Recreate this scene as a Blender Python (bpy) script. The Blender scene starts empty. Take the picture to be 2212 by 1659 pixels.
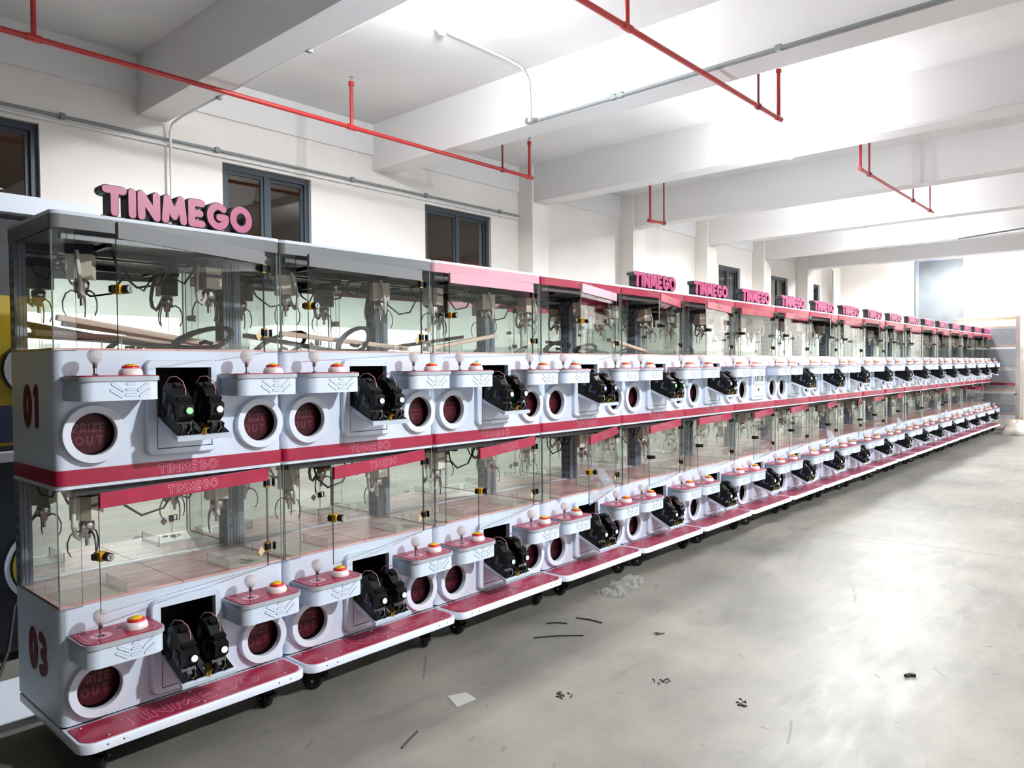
import bpy, bmesh, math, random
from mathutils import Vector, Matrix
rnd = random.Random(7)
PI = math.pi
R = math.radians
SC = bpy.context.scene
COL = SC.collection

# ------------------------------------------------------------------ camera, light, exposure
cam_d = bpy.data.cameras.new('camera'); cam = bpy.data.objects.new('camera', cam_d); COL.objects.link(cam)
F_PX, YAW, PITCH, ROLL = 1612.0, R(41.844), R(-1.382), R(-0.518)
cam_d.sensor_width = 36.0; cam_d.lens = 36.0 * F_PX / 2212.0; cam_d.clip_start = 0.05; cam_d.clip_end = 200
fw = Vector((math.cos(PITCH) * math.cos(YAW), math.cos(PITCH) * math.sin(YAW), math.sin(PITCH)))
rt = Vector((math.sin(YAW), -math.cos(YAW), 0)); up = rt.cross(fw)
r2 = math.cos(ROLL) * rt + math.sin(ROLL) * up; u2 = -math.sin(ROLL) * rt + math.cos(ROLL) * up
m = Matrix.Identity(4)
for i in range(3):
    m[i][0] = r2[i]; m[i][1] = u2[i]; m[i][2] = -fw[i]
m.translation = Vector((-0.978, -3.293, 1.611))
cam.matrix_world = m
SC.camera = cam

world = bpy.data.worlds.new('world'); SC.world = world; world.use_nodes = True
world.node_tree.nodes['Background'].inputs[0].default_value = (0.75, 0.85, 1, 1)
world.node_tree.nodes['Background'].inputs[1].default_value = 0.3
SC.view_settings.view_transform = 'Standard'; SC.view_settings.look = 'None'
SC.view_settings.exposure = 0.88; SC.view_settings.gamma = 1.0; SC.view_settings.use_curve_mapping = False
SC.cycles.transparent_max_bounces = 40
SC.cycles.max_bounces = 10; SC.cycles.diffuse_bounces = 4; SC.cycles.glossy_bounces = 5
SC.cycles.sample_clamp_indirect = 6.0
SC.cycles.caustics_reflective = False; SC.cycles.caustics_refractive = False

KEY_W, AISLE_W = 760.0, 900.0   # watts thrown downwards; a fifth to a third as much glows sideways and up
LAMPS = [  # x, y, z of the globe, watts, ceiling height it hangs from
    (3.0, 0.75, 4.30, KEY_W, 4.53), (7.03, -0.15, 3.86, KEY_W * .8, 3.985), (11.5, 0.6, 4.30, KEY_W, 4.53),
    (15.0, 0.6, 4.30, KEY_W, 4.53), (18.9, 0.6, 4.30, KEY_W * 1.3, 4.53),
    (2.8, -5.4, 4.30, AISLE_W * 1.75, 4.53), (8.8, -5.4, 4.30, AISLE_W * 1.35, 4.53), (14.2, -5.4, 4.30, AISLE_W * 1.2, 4.53), (18.9, -4.0, 4.30, AISLE_W * 1.2, 4.53)]  # last lamp is added out of view to brighten the end wall
for i, (x, y, z, w, zc) in enumerate(LAMPS):
    for kind, e in (('POINT', w * (.26 if i < 5 else .12)), ('SPOT', w)):
        ld = bpy.data.lights.new('lamp_light', kind); ld.energy = e; ld.shadow_soft_size = 0.075
        ld.color = (0.96, 0.985, 1.0)
        if kind == 'SPOT': ld.spot_size = R(168); ld.spot_blend = .35
        lo = bpy.data.objects.new('lamp_light', ld); COL.objects.link(lo); lo.location = (x, y, z)

# ------------------------------------------------------------------ materials
def lin(c):
    return tuple(((v / 255) / 12.92 if v / 255 <= .04045 else ((v / 255 + .055) / 1.055) ** 2.4) for v in c)
MATS = {}
def mat(name, rgb, rough=.5, metal=0., spec=.5, emis=None, coat=0.):
    m = bpy.data.materials.new(name); m.use_nodes = True
    b = m.node_tree.nodes['Principled BSDF']
    b.inputs['Base Color'].default_value = (*lin(rgb), 1); b.inputs['Roughness'].default_value = rough
    b.inputs['Metallic'].default_value = metal; b.inputs['Specular IOR Level'].default_value = spec
    b.inputs['Coat Weight'].default_value = coat
    if emis:
        b.inputs['Emission Color'].default_value = (*lin(rgb), 1); b.inputs['Emission Strength'].default_value = emis
    MATS[name] = m
    return m
def noise_mix(m, scale, c1, c2, lo=.35, hi=.65, detail=6, stretch=(1, 1, 1), bump=0., rough=None, coord='Object', rot=0., fac_pow=None):
    nt = m.node_tree; N = nt.nodes; L = nt.links; b = N['Principled BSDF']
    tc = N.new('ShaderNodeTexCoord'); mp = N.new('ShaderNodeMapping'); mp.inputs['Scale'].default_value = stretch
    mp.inputs['Rotation'].default_value = (0, 0, rot)
    L.new(tc.outputs[coord], mp.inputs[0])
    nz = N.new('ShaderNodeTexNoise'); nz.inputs['Scale'].default_value = scale; nz.inputs['Detail'].default_value = detail
    L.new(mp.outputs[0], nz.inputs['Vector'])
    cr = N.new('ShaderNodeValToRGB'); cr.color_ramp.elements[0].position = lo; cr.color_ramp.elements[1].position = hi
    cr.color_ramp.elements[0].color = (*lin(c1), 1); cr.color_ramp.elements[1].color = (*lin(c2), 1)
    L.new(nz.outputs[0], cr.inputs[0]); L.new(cr.outputs[0], b.inputs['Base Color'])
    if bump:
        bp = N.new('ShaderNodeBump'); bp.inputs['Strength'].default_value = bump; bp.inputs['Distance'].default_value = .02
        L.new(nz.outputs[0], bp.inputs['Height']); L.new(bp.outputs[0], b.inputs['Normal'])
    if rough:
        mr = N.new('ShaderNodeMapRange'); mr.inputs['To Min'].default_value = rough[0]; mr.inputs['To Max'].default_value = rough[1]
        L.new(nz.outputs[0], mr.inputs[0]); L.new(mr.outputs[0], b.inputs['Roughness'])
    return nz, cr
W_ = mat('white_enamel', (214, 226, 243), .42)
mat('white_trim', (224, 232, 245), .35)
mat('grey_rim', (176, 182, 192), .4)
mat('groove_and_shadow', (120, 126, 136), .6)
RED = mat('crimson_panel', (165, 31, 66), .32); noise_mix(RED, 14, (158, 28, 61), (172, 35, 71))
mat('crimson_side', (176, 34, 70), .35)
mat('pink_line', (238, 164, 186), .4)
mat('sign_pink', (188, 74, 124), .35)
mat('black_plastic', (7, 8, 10), .45, spec=.35)
mat('black_matt', (9, 10, 12), .7)
mat('dark_grey_plastic', (48, 52, 60), .5)
mat('label_grey', (98, 104, 114), .5)
mat('blue_disc', (36, 62, 98), .4)
mat('brass', (190, 150, 70), .3, 1.)
mat('chrome', (205, 205, 205), .18, 1.)
mat('dark_metal', (92, 94, 96), .38, .8)
mat('screw_metal', (200, 205, 212), .3, .9)
mat('slate_metal', (136, 146, 163), .42, .3)
mat('slot_dark', (34, 38, 46), .7)
mat('yellow_plastic', (226, 172, 50), .4)
mat('button_yellow', (240, 200, 40), .3)
mat('button_red', (214, 40, 48), .3)
mat('button_white', (236, 228, 230), .3)
mat('cream_plastic', (214, 206, 190), .45)
mat('hose_white', (206, 206, 200), .5)
mat('flap_red', (66, 14, 27), .4, spec=.25)
mat('flap_print', (98, 18, 38), .35)
mat('digit_red', (104, 16, 32), .6, spec=.2)
mat('led_white', (214, 236, 240), .4, emis=.45)
mat('led_green', (130, 230, 130), .4, emis=.5)
mat('led_blue', (150, 150, 240), .4, emis=.5)
mat('wire_red', (196, 138, 132), .5)
mat('header_grey', (120, 122, 126), .4)
mat('header_pale', (214, 160, 176), .4)
mat('deck_grey', (74, 78, 88), .5)
mat('edge_glass', (120, 136, 130), .25)
mat('sticker_tan', (214, 190, 150), .6)
WALL = mat('wall_paint', (228, 225, 222), .8)
nzw, _ = noise_mix(WALL, 1.3, (226, 221, 215), (235, 230, 224), .3, .7, bump=.02)
CEIL = mat('ceiling_paint', (222, 220, 220), .85); noise_mix(CEIL, .8, (214, 213, 213), (228, 226, 225))
mat('beam_paint', (226, 224, 224), .85)
mat('hall_grey', (186, 190, 184), .9)
mat('hall_absorber', (44, 46, 50), .9)
mat('slate_frame', (46, 56, 66), .4)
mat('tan_wall', (205, 170, 122), .9)
mat('pipe_red', (166, 36, 36), .38)
mat('pipe_dark_red', (120, 40, 42), .45)
mat('conduit_white', (224, 224, 224), .45)
mat('conduit_grey', (128, 134, 136), .45)
mat('steel_grey', (150, 156, 160), .4, .6)
mat('bulb', (255, 252, 246), .4, emis=18.0)
mat('rack_orange', (204, 142, 52), .5)
mat('cardboard_white', (232, 230, 228), .8)
mat('navy', (22, 28, 52), .4)
mat('bright_yellow', (168, 144, 12), .45)
mat('cabinet_dark', (32, 38, 46), .45)
mat('grey_panel', (150, 152, 154), .6)
mat('badge_yellow', (150, 130, 30), .5)
mat('pink_box', (216, 120, 136), .6)
mat('grey_box', (176, 182, 188), .6)
mat('mint_box', (188, 212, 202), .6)
mat('foam_white', (200, 194, 182), .9)
mat('dirt', (52, 48, 42), .9)
mat('rubber', (16, 16, 18), .6)
mat('paper_white', (232, 226, 222), .85)
mat('paper_grey', (176, 174, 172), .85)
mat('tape_clear', (176, 176, 168), .25)
mat('plank_wood', (206, 182, 162), .6)
noise_mix(MATS['plank_wood'], 6, (188, 160, 140), (222, 202, 186), stretch=(.4, 8, 8))
mat('plank_end', (70, 70, 72), .6)
mat('door_steel', (128, 134, 138), .8, 0, .2)
noise_mix(MATS['door_steel'], 1.2, (96, 100, 104), (118, 122, 126))
MAR = mat('marble_tile', (216, 196, 190), .22)
noise_mix(MAR, 3.2, (200, 144, 140), (240, 198, 192), .36, .64, 8, stretch=(1.1, 5, 1), rot=.12)
MATS['ball_crystal'] = None
def glassy(name, tint, gloss=(1, 1, 1), rough=0., base_ref=.04, power=5., op=0., opcol=(.5, .5, .5), bump=0.):
    m = bpy.data.materials.new(name); m.use_nodes = True; nt = m.node_tree; N = nt.nodes; L = nt.links
    N.remove(N['Principled BSDF']); out = N['Material Output']
    tr = N.new('ShaderNodeBsdfTransparent'); tr.inputs[0].default_value = (*tint, 1)
    gl = N.new('ShaderNodeBsdfGlossy'); gl.inputs['Roughness'].default_value = rough; gl.inputs[0].default_value = (*gloss, 1)
    lw = N.new('ShaderNodeLayerWeight'); lw.inputs[0].default_value = .5
    pw = N.new('ShaderNodeMath'); pw.operation = 'POWER'; pw.inputs[1].default_value = power; L.new(lw.outputs['Facing'], pw.inputs[0])
    fr = N.new('ShaderNodeMapRange'); fr.inputs['To Min'].default_value = base_ref; fr.inputs['To Max'].default_value = .7; L.new(pw.outputs[0], fr.inputs[0])
    mx = N.new('ShaderNodeMixShader'); L.new(fr.outputs[0], mx.inputs[0]); L.new(tr.outputs[0], mx.inputs[1]); L.new(gl.outputs[0], mx.inputs[2])
    last = mx
    if bump:
        tc = N.new('ShaderNodeTexCoord'); nz = N.new('ShaderNodeTexNoise'); nz.inputs['Scale'].default_value = bump; nz.inputs['Detail'].default_value = 5
        L.new(tc.outputs['Object'], nz.inputs['Vector'])
        bp = N.new('ShaderNodeBump'); bp.inputs['Strength'].default_value = .9; bp.inputs['Distance'].default_value = .04
        L.new(nz.outputs[0], bp.inputs['Height']); L.new(bp.outputs[0], gl.inputs['Normal']); L.new(bp.outputs[0], lw.inputs['Normal'])
    if op:
        df = N.new('ShaderNodeBsdfDiffuse'); df.inputs[0].default_value = (*opcol, 1)
        m2 = N.new('ShaderNodeMixShader'); m2.inputs[0].default_value = op
        L.new(mx.outputs[0], m2.inputs[1]); L.new(df.outputs[0], m2.inputs[2]); last = m2
    L.new(last.outputs[0], out.inputs[0]); MATS[name] = m
    return m
glassy('pane_glass', (.985, .993, .989))
glassy('window_glass', (.80, .80, .78))
glassy('ball_crystal', (.86, .84, .84), op=.42, opcol=(.93, .9, .9), rough=.05)
glassy('acrylic', (.94, .95, .95), op=.06, opcol=(.8, .8, .8))
glassy('film', (.88, .9, .92), rough=.18, op=.22, opcol=(.5, .53, .57), bump=7.)
glassy('bag_film', (.9, .92, .92), rough=.1, op=.14, opcol=(.7, .7, .68), bump=22.)
def mirror():
    m = bpy.data.materials.new('mirror'); m.use_nodes = True; b = m.node_tree.nodes['Principled BSDF']
    b.inputs['Base Color'].default_value = (.86, .915, .87, 1); b.inputs['Metallic'].default_value = 1; b.inputs['Roughness'].default_value = .0
    MATS['mirror'] = m
mirror()
FLR = mat('concrete', (170, 168, 162), .4, spec=.2)
def floor_nodes():
    nt = FLR.node_tree; N = nt.nodes; L = nt.links; b = N['Principled BSDF']
    tc = N.new('ShaderNodeTexCoord')
    def noise(scale, detail, st=(1, 1, 1), rot=0, rough=.6):
        mp = N.new('ShaderNodeMapping'); mp.inputs['Scale'].default_value = st; mp.inputs['Rotation'].default_value = (0, 0, rot)
        L.new(tc.outputs['Object'], mp.inputs[0]); nz = N.new('ShaderNodeTexNoise'); nz.inputs['Scale'].default_value = scale
        nz.inputs['Detail'].default_value = detail; nz.inputs['Roughness'].default_value = rough; L.new(mp.outputs[0], nz.inputs['Vector']); return nz
    a = noise(.9, 8); s = noise(6, 6, (.5, 1.8, 1), .5, .7); f = noise(40, 4)
    cr = N.new('ShaderNodeValToRGB'); cr.color_ramp.elements[0].position = .32; cr.color_ramp.elements[1].position = .68
    cr.color_ramp.elements[0].color = (*lin((98, 96, 91)), 1); cr.color_ramp.elements[1].color = (*lin((131, 127, 119)), 1)
    L.new(a.outputs[0], cr.inputs[0])
    def over(prev, nz, lo, hi, col, amt):
        c2 = N.new('ShaderNodeValToRGB'); c2.color_ramp.elements[0].position = lo; c2.color_ramp.elements[1].position = hi
        c2.color_ramp.elements[0].color = (amt, amt, amt, 1); c2.color_ramp.elements[1].color = (0, 0, 0, 1)
        L.new(nz.outputs[0], c2.inputs[0]); mx = N.new('ShaderNodeMix'); mx.data_type = 'RGBA'
        L.new(c2.outputs[0], mx.inputs['Factor']); L.new(prev, mx.inputs['A']); mx.inputs['B'].default_value = (*lin(col), 1)
        return mx.outputs['Result']
    c = over(cr.outputs[0], s, .3, .46, (126, 122, 114), .55)
    c = over(c, f, .27, .37, (70, 68, 64), .6)
    sp = noise(9, 3, (1, 1, 1), 0, .5); c = over(c, sp, .24, .30, (58, 56, 52), .6)
    st = noise(2.2, 6, (.35, 1.6, 1), -.7, .65); c = over(c, st, .30, .40, (92, 88, 80), .45)
    # long thin scratches, broken up by a second noise
    mp = N.new('ShaderNodeMapping'); mp.inputs['Rotation'].default_value = (0, 0, 1.0); L.new(tc.outputs['Object'], mp.inputs[0])
    wv = N.new('ShaderNodeTexWave'); wv.inputs['Scale'].default_value = .9; wv.inputs['Distortion'].default_value = 14; wv.inputs['Detail'].default_value = 2; wv.inputs['Detail Scale'].default_value = .35
    L.new(mp.outputs[0], wv.inputs['Vector']); ad = N.new('ShaderNodeMath'); ad.operation = 'ADD'; ms = noise(1.7, 3)
    mm = N.new('ShaderNodeMapRange'); mm.inputs['From Min'].default_value = .5; mm.inputs['From Max'].default_value = .62; mm.inputs['To Min'].default_value = .5; mm.inputs['To Max'].default_value = 0
    L.new(ms.outputs[0], mm.inputs[0]); L.new(wv.outputs['Fac'], ad.inputs[0]); L.new(mm.outputs[0], ad.inputs[1])
    class _O: pass
    o_ = _O(); o_.outputs = ad.outputs; c = over(c, o_, .0, .006, (80, 78, 72), .6)
    L.new(c, b.inputs['Base Color'])
    mr = N.new('ShaderNodeMapRange'); mr.inputs['To Min'].default_value = .26; mr.inputs['To Max'].default_value = .6
    L.new(s.outputs[0], mr.inputs[0]); L.new(mr.outputs[0], b.inputs['Roughness'])
    bp = N.new('ShaderNodeBump'); bp.inputs['Strength'].default_value = .08; bp.inputs['Distance'].default_value = .01
    L.new(s.outputs[0], bp.inputs['Height']); L.new(bp.outputs[0], b.inputs['Normal'])
floor_nodes()

# ------------------------------------------------------------------ mesh builder
class MB:
    def __init__(s): s.v = []; s.f = []; s.m = []; s.s = []; s.names = []
    def mi(s, n):
        if n not in s.names: s.names.append(n)
        return s.names.index(n)
    def add(s, vs, fs, mt, smooth=False, M=None):
        o = len(s.v); k = s.mi(mt)
        for p in vs: s.v.append(tuple(M @ Vector(p)) if M is not None else tuple(p))
        for f in fs: s.f.append([i + o for i in f]); s.m.append(k); s.s.append(smooth)
        return s
    def box(s, x0, x1, y0, y1, z0, z1, mt, M=None, skip=''):
        vs = [(x, y, z) for x in (x0, x1) for y in (y0, y1) for z in (z0, z1)]
        fs = {'l': (0, 1, 3, 2), 'r': (4, 6, 7, 5), 'f': (0, 4, 5, 1), 'b': (2, 3, 7, 6), 'd': (0, 2, 6, 4), 'u': (1, 5, 7, 3)}
        return s.add(vs, [q for k, q in fs.items() if k not in skip], mt, M=M)
    def pane(s, x0, x1, y0, y1, z0, z1, axis, face='pane_glass', edge='edge_glass', M=None):
        big = {'x': 'lr', 'y': 'fb', 'z': 'du'}[axis]
        s.box(x0, x1, y0, y1, z0, z1, face, M, skip=''.join(c for c in 'lrfbdu' if c not in big))
        return s.box(x0, x1, y0, y1, z0, z1, edge, M, skip=big)
    def prism(s, poly, fn, d0, d1, mt, smooth=False, cap=True, M=None, capmat=None, back=True):
        # poly: list of (a,b); fn(a,b,d)->xyz ; CCW when looking from d1 towards d0
        n = len(poly); vs = [fn(a, b, d0) for a, b in poly] + [fn(a, b, d1) for a, b in poly]
        s.add(vs, [(i, (i + 1) % n, n + (i + 1) % n, n + i) for i in range(n)], mt, smooth, M)
        if cap:
            s.add(vs[n:], [tuple(range(n))], capmat or mt, False, M)
            if back: s.add(vs[:n], [tuple(reversed(range(n)))], mt, False, M)
        return s
    def lathe(s, prof, c, ax, mt, n=24, M=None, smooth=True):
        # prof: (radius, height along axis) pairs
        ax = Vector(ax).normalized(); a = ax.orthogonal().normalized(); b = ax.cross(a); c = Vector(c); vs = []
        for r, h in prof:
            for i in range(n):
                t = 2 * PI * i / n; vs.append(c + ax * h + (a * math.cos(t) + b * math.sin(t)) * r)
        fs = []
        for j in range(len(prof) - 1):
            for i in range(n):
                fs.append((j * n + i, j * n + (i + 1) % n, (j + 1) * n + (i + 1) % n, (j + 1) * n + i))
        s.add(vs, fs, mt, smooth, M)
        if prof[0][0] > 1e-5 and smooth != 'open': s.add(vs[:n], [tuple(reversed(range(n)))], mt, False, M)
        if prof[-1][0] > 1e-5 and smooth != 'open': s.add(vs[-n:], [tuple(range(n))], mt, False, M)
        return s
    def cyl(s, p0, p1, r, mt, n=12, r1=None, M=None):
        p0 = Vector(p0); p1 = Vector(p1); d = p1 - p0
        return s.lathe([(r, 0), (r1 if r1 is not None else r, d.length)], p0, d, mt, n, M)
    def tube(s, pts, r, mt, n=8, M=None, taper=None):
        pts = [Vector(p) for p in pts]; vs = []; N = len(pts); prev = None
        for i, p in enumerate(pts):
            t = (pts[min(i + 1, N - 1)] - pts[max(i - 1, 0)]).normalized()
            a = t.orthogonal().normalized() if prev is None else (prev - t * prev.dot(t)).normalized()
            prev = a; b = t.cross(a); rr = r if taper is None else r + (taper - r) * i / (N - 1)
            for k in range(n):
                q = 2 * PI * k / n; vs.append(p + (a * math.cos(q) + b * math.sin(q)) * rr)
        fs = [(i * n + k, i * n + (k + 1) % n, (i + 1) * n + (k + 1) % n, (i + 1) * n + k) for i in range(N - 1) for k in range(n)]
        s.add(vs, fs, mt, True, M); s.add(vs[:n], [tuple(reversed(range(n)))], mt, False, M); s.add(vs[-n:], [tuple(range(n))], mt, False, M)
        return s
    def sheet(s, outer, holes, fn, mt, flip=False):
        # planar polygon with holes, filled
        bm = bmesh.new(); ed = []
        for loop in [outer] + holes:
            vv = [bm.verts.new((a, b, 0)) for a, b in loop]
            ed += [bm.edges.new((vv[i], vv[(i + 1) % len(vv)])) for i in range(len(vv))]
        bmesh.ops.triangle_fill(bm, use_beauty=True, edges=ed, normal=(0, 0, 1))
        bm.verts.index_update()
        vs = [fn(v.co.x, v.co.y) for v in bm.verts]; fs = []
        for f in bm.faces:
            ix = [v.index for v in f.verts]
            if f.normal.z < 0: ix.reverse()
            fs.append(tuple(reversed(ix)) if flip else tuple(ix))
        bm.free()
        return s.add(vs, fs, mt)
    def mesh(s, name):
        me = bpy.data.meshes.new(name); me.from_pydata(s.v, [], s.f)
        for n in s.names: me.materials.append(MATS[n])
        me.polygons.foreach_set('material_index', s.m); me.polygons.foreach_set('use_smooth', s.s); me.update()
        return me
    def build(s, name, parent=None, loc=(0, 0, 0), rot=(0, 0, 0)):
        o = bpy.data.objects.new(name, s.mesh(name)); COL.objects.link(o)
        if parent: o.parent = parent
        o.location = loc; o.rotation_euler = rot
        return o
def empty(name, loc=(0, 0, 0), rot=(0, 0, 0)):
    o = bpy.data.objects.new(name, None); COL.objects.link(o); o.location = loc; o.rotation_euler = rot; o.empty_display_size = .1
    return o
def tag(o, label=None, cat=None, group=None, kind=None):
    if label: o['label'] = label
    if cat: o['category'] = cat
    if group: o['group'] = group
    if kind: o['kind'] = kind
    return o
def inst(me, name, parent, loc=(0, 0, 0), rot=(0, 0, 0)):
    o = bpy.data.objects.new(name, me); COL.objects.link(o); o.parent = parent; o.location = loc; o.rotation_euler = rot
    return o
def rrect(x0, x1, y0, y1, r, n=6, corners='abcd'):
    # CCW from bottom-left ; a=(x0,y0) b=(x1,y0) c=(x1,y1) d=(x0,y1)
    P = []
    for k, cx, cy, a0, px, py in (('a', x0 + r, y0 + r, PI, x0, y0), ('b', x1 - r, y0 + r, 1.5 * PI, x1, y0), ('c', x1 - r, y1 - r, 0, x1, y1), ('d', x0 + r, y1 - r, .5 * PI, x0, y1)):
        if k in corners: P += [(cx + r * math.cos(a0 + .5 * PI * i / n), cy + r * math.sin(a0 + .5 * PI * i / n)) for i in range(n + 1)]
        else: P.append((px, py))
    return P
def circ(cx, cy, r, n=28): return [(cx + r * math.cos(2 * PI * i / n), cy + r * math.sin(2 * PI * i / n)) for i in range(n)]
XZ = lambda y: (lambda a, b: (a, y, b))          # front plane sheet
fXZ = lambda a, b, d: (a, d, b)                  # prism along y
fXY = lambda a, b, d: (a, b, d)                  # prism along z
fYZ = lambda a, b, d: (d, a, b)

# stroke lettering
def arcp(cx, cy, rx, ry, a0, a1, n=12): return [(cx + rx * math.cos(R(a0 + (a1 - a0) * i / n)), cy + ry * math.sin(R(a0 + (a1 - a0) * i / n))) for i in range(n + 1)]
GL = {'T': (.72, [[(0, 1), (.72, 1)], [(.36, 1), (.36, 0)]]), 'I': (0, [[(0, 0), (0, 1)]]), 'N': (.68, [[(0, 0), (0, 1), (.68, 0), (.68, 1)]]),
      'M': (.86, [[(0, 0), (.1, 1), (.43, .2), (.76, 1), (.86, 0)]]), 'E': (.52, [[(.52, 1), (0, 1), (0, 0), (.52, 0)], [(0, .5), (.42, .5)]]),
      'G': (.8, [arcp(.42, .5, .42, .5, 50, 340, 14) + [(.8, .45), (.48, .45)]]), 'O': (.86, [arcp(.43, .5, .43, .5, 0, 360, 18)]),
      'P': (.5, [[(0, 0), (0, 1), (.3, 1)] + arcp(.3, .74, .22, .26, 90, -90, 6) + [(0, .48)]]), 'R': (.52, [[(0, 0), (0, 1), (.3, 1)] + arcp(.3, .74, .22, .26, 90, -90, 6) + [(0, .48)], [(.25, .48), (.52, 0)]]),
      'Z': (.56, [[(0, 1), (.56, 1), (0, 0), (.56, 0)]]), 'U': (.6, [[(0, 1), (0, .3)] + arcp(.3, .3, .3, .3, 180, 360, 8) + [(.6, 1)]]),
      '0': (.5, [arcp(.25, .5, .25, .5, 0, 360, 20)]), '1': (.16, [[(.04, .93), (.16, 1), (.16, 0)]]),
      '3': (.42, [arcp(.06, .745, .34, .255, 100, -75, 8) + arcp(.06, .245, .38, .245, 75, -100, 8)])}
def word(txt, h, gap, stretch=1.):
    out = []; x = 0
    for ch in txt:
        w, st = GL[ch]; out.append([[(x + a * h * stretch, b * h) for a, b in s] for s in st]); x += w * h * stretch + gap
    return out, x - gap
def capsule(p, q, r, n=5):
    a = math.atan2(q[1] - p[1], q[0] - p[0])
    return [(q[0] + r * math.cos(a - PI / 2 + PI * i / n), q[1] + r * math.sin(a - PI / 2 + PI * i / n)) for i in range(n + 1)] + \
           [(p[0] + r * math.cos(a + PI / 2 + PI * i / n), p[1] + r * math.sin(a + PI / 2 + PI * i / n)) for i in range(n + 1)]
def flat_strokes(mb, letters, r, fn, d, mt, n=4, eps=0.):
    for L in letters:
        i = 0
        for st in L:
            for p, q in zip(st, st[1:]):
                P = capsule(p, q, r, n); dd = d + i * eps; i += 1
                mb.add([fn(a, b, dd) for a, b in P], [tuple(range(len(P)))], mt)
def solid_strokes(mb, L, r, fn, d0, d1, mt, n=5, back=True, capmat=None):
    i = 0
    for st in L:
        for p, q in zip(st, st[1:]):
            mb.prism(capsule(p, q, r, n), fn, d0, d1 - i * .00012, mt, capmat=capmat, back=back); i += 1

# ------------------------------------------------------------------ the room
YW, XE, ZC, ZB = 4.0, 20.5, 4.53, 3.985
X0, Y0 = -4.0, -9.5
def struct(mb, name, parent=None, **k): return tag(mb.build(name, parent, **k), kind='structure')
fl = struct(MB().box(X0, XE, Y0, YW + 2, -.1, 0, 'concrete'), 'floor')
jm = MB()
jm.box(6.3, 6.306, Y0, YW, -.02, .0012, 'groove_and_shadow').box(13.2, 13.206, Y0, YW, -.02, .0012, 'groove_and_shadow')
tag(jm.build('floor_joint', fl), 'dark saw-cut joint')
struct(MB().box(X0, XE, Y0, YW + .3, ZC, ZC + .15, 'ceiling_paint'), 'ceiling')
WINX = [(0.0, 1.13), (2.77, 3.81), (5.51, 6.75), (13.75, 14.79), (16.45, 17.49), (18.9, 19.7)]
WZ0, WZ1 = 2.93, 3.72
wl = MB()
holes = [[(a, WZ0), (b, WZ0), (b, WZ1), (a, WZ1)] for a, b in WINX]
wl.sheet([(X0, 0), (XE, 0), (XE, ZC), (X0, ZC)], holes, XZ(YW), 'wall_paint')
wl.sheet([(X0, 0), (XE, 0), (XE, ZC), (X0, ZC)], holes, XZ(YW + .24), 'wall_paint', flip=True)
for a, b in WINX: wl.box(a, b, YW, YW + .24, WZ0, WZ1, 'wall_paint', skip='fb')
struct(wl, 'wall_left')
struct(MB().box(XE, XE + .2, Y0, YW + .2, 0, ZC, 'wall_paint'), 'wall_back')
struct(MB().box(X0, XE, Y0 - .2, Y0, 0, ZC, 'hall_grey'), 'wall_right')
struct(MB().box(X0 - .2, X0, Y0, YW, 0, ZC, 'hall_absorber'), 'wall_front_absorber')  # unseen wall, set close and dark to absorb light beside the machine flanks
co = MB().box(X0, XE, YW + 1.6, YW + 1.7, 0, ZC + .4, 'tan_wall').box(X0, XE, YW + .24, YW + 1.7, ZC + .3, ZC + .4, 'tan_wall')
struct(co, 'wall_corridor')
for i, (a, b) in enumerate(WINX):
    w = empty('window_%d' % (i + 1), (a, YW + .08, WZ0)); tag(w, kind='structure'); W = b - a; H = WZ1 - WZ0
    fm = MB()
    for q in ((0, W, 0, .05), (0, W, H - .06, H), (0, .055, .05, H - .06), (W - .055, W, .05, H - .06), (W * .5 - .03, W * .5 + .03, .05, H - .06)):
        fm.box(q[0], q[1], -.035, .035, q[2], q[3], 'slate_frame')
    fm.build('window_frame', w)
    for j, (p, q) in enumerate(((.055, W * .5 - .03), (W * .5 + .03, W - .055))):
        sm = MB(); t = .035
        for z in ((p, q, .05, .05 + t), (p, q, H - .06 - t, H - .06), (p, p + t, .05 + t, H - .06 - t), (q - t, q, .05 + t, H - .06 - t)):
            sm.box(z[0], z[1], -.02 + .015 * j, .005 + .015 * j, z[2], z[3], 'slate_frame')
        sh = sm.build('sash', w)
        MB().box(p + t, q - t, -.008 + .015 * j, -.004 + .015 * j, .05 + t, H - .06 - t, 'window_glass').build('pane', sh)
BEAMX = [(-.76, -.49), (1.94, 2.21), (4.67, 4.98), (7.36, 7.66), (10.05, 10.34), (12.75, 13.04), (15.45, 15.74), (18.1, 18.4)]
for a, b in BEAMX: struct(MB().box(a, b, Y0, YW, ZB, ZC, 'beam_paint'), 'ceiling_beam')
struct(MB().box(X0, XE, YW - .03, YW, 4.16, ZC, 'beam_paint'), 'trim_1')
for a, b in ((7.33, 7.70), (10.0, 10.4), (12.7, 13.1), (15.4, 15.8), (18.05, 18.45), (19.84, XE)): struct(MB().box(a, b, YW - .28, YW, 0, ZC, 'wall_paint'), 'column')
# steel door panel and its neighbour on the end wall
dr = empty('door_1', (XE, 1.25, 0)); tag(dr, kind='structure')
MB().box(-.05, 0, -.5, .5, 0, 4.2, 'door_steel').build('door_leaf', dr)
MB().box(-.07, 0, -.58, -.5, 0, 4.28, 'slate_metal').box(-.07, 0, .5, .58, 0, 4.28, 'slate_metal').box(-.07, 0, -.5, .5, 4.2, 4.28, 'slate_metal').build('door_frame', dr)

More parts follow.
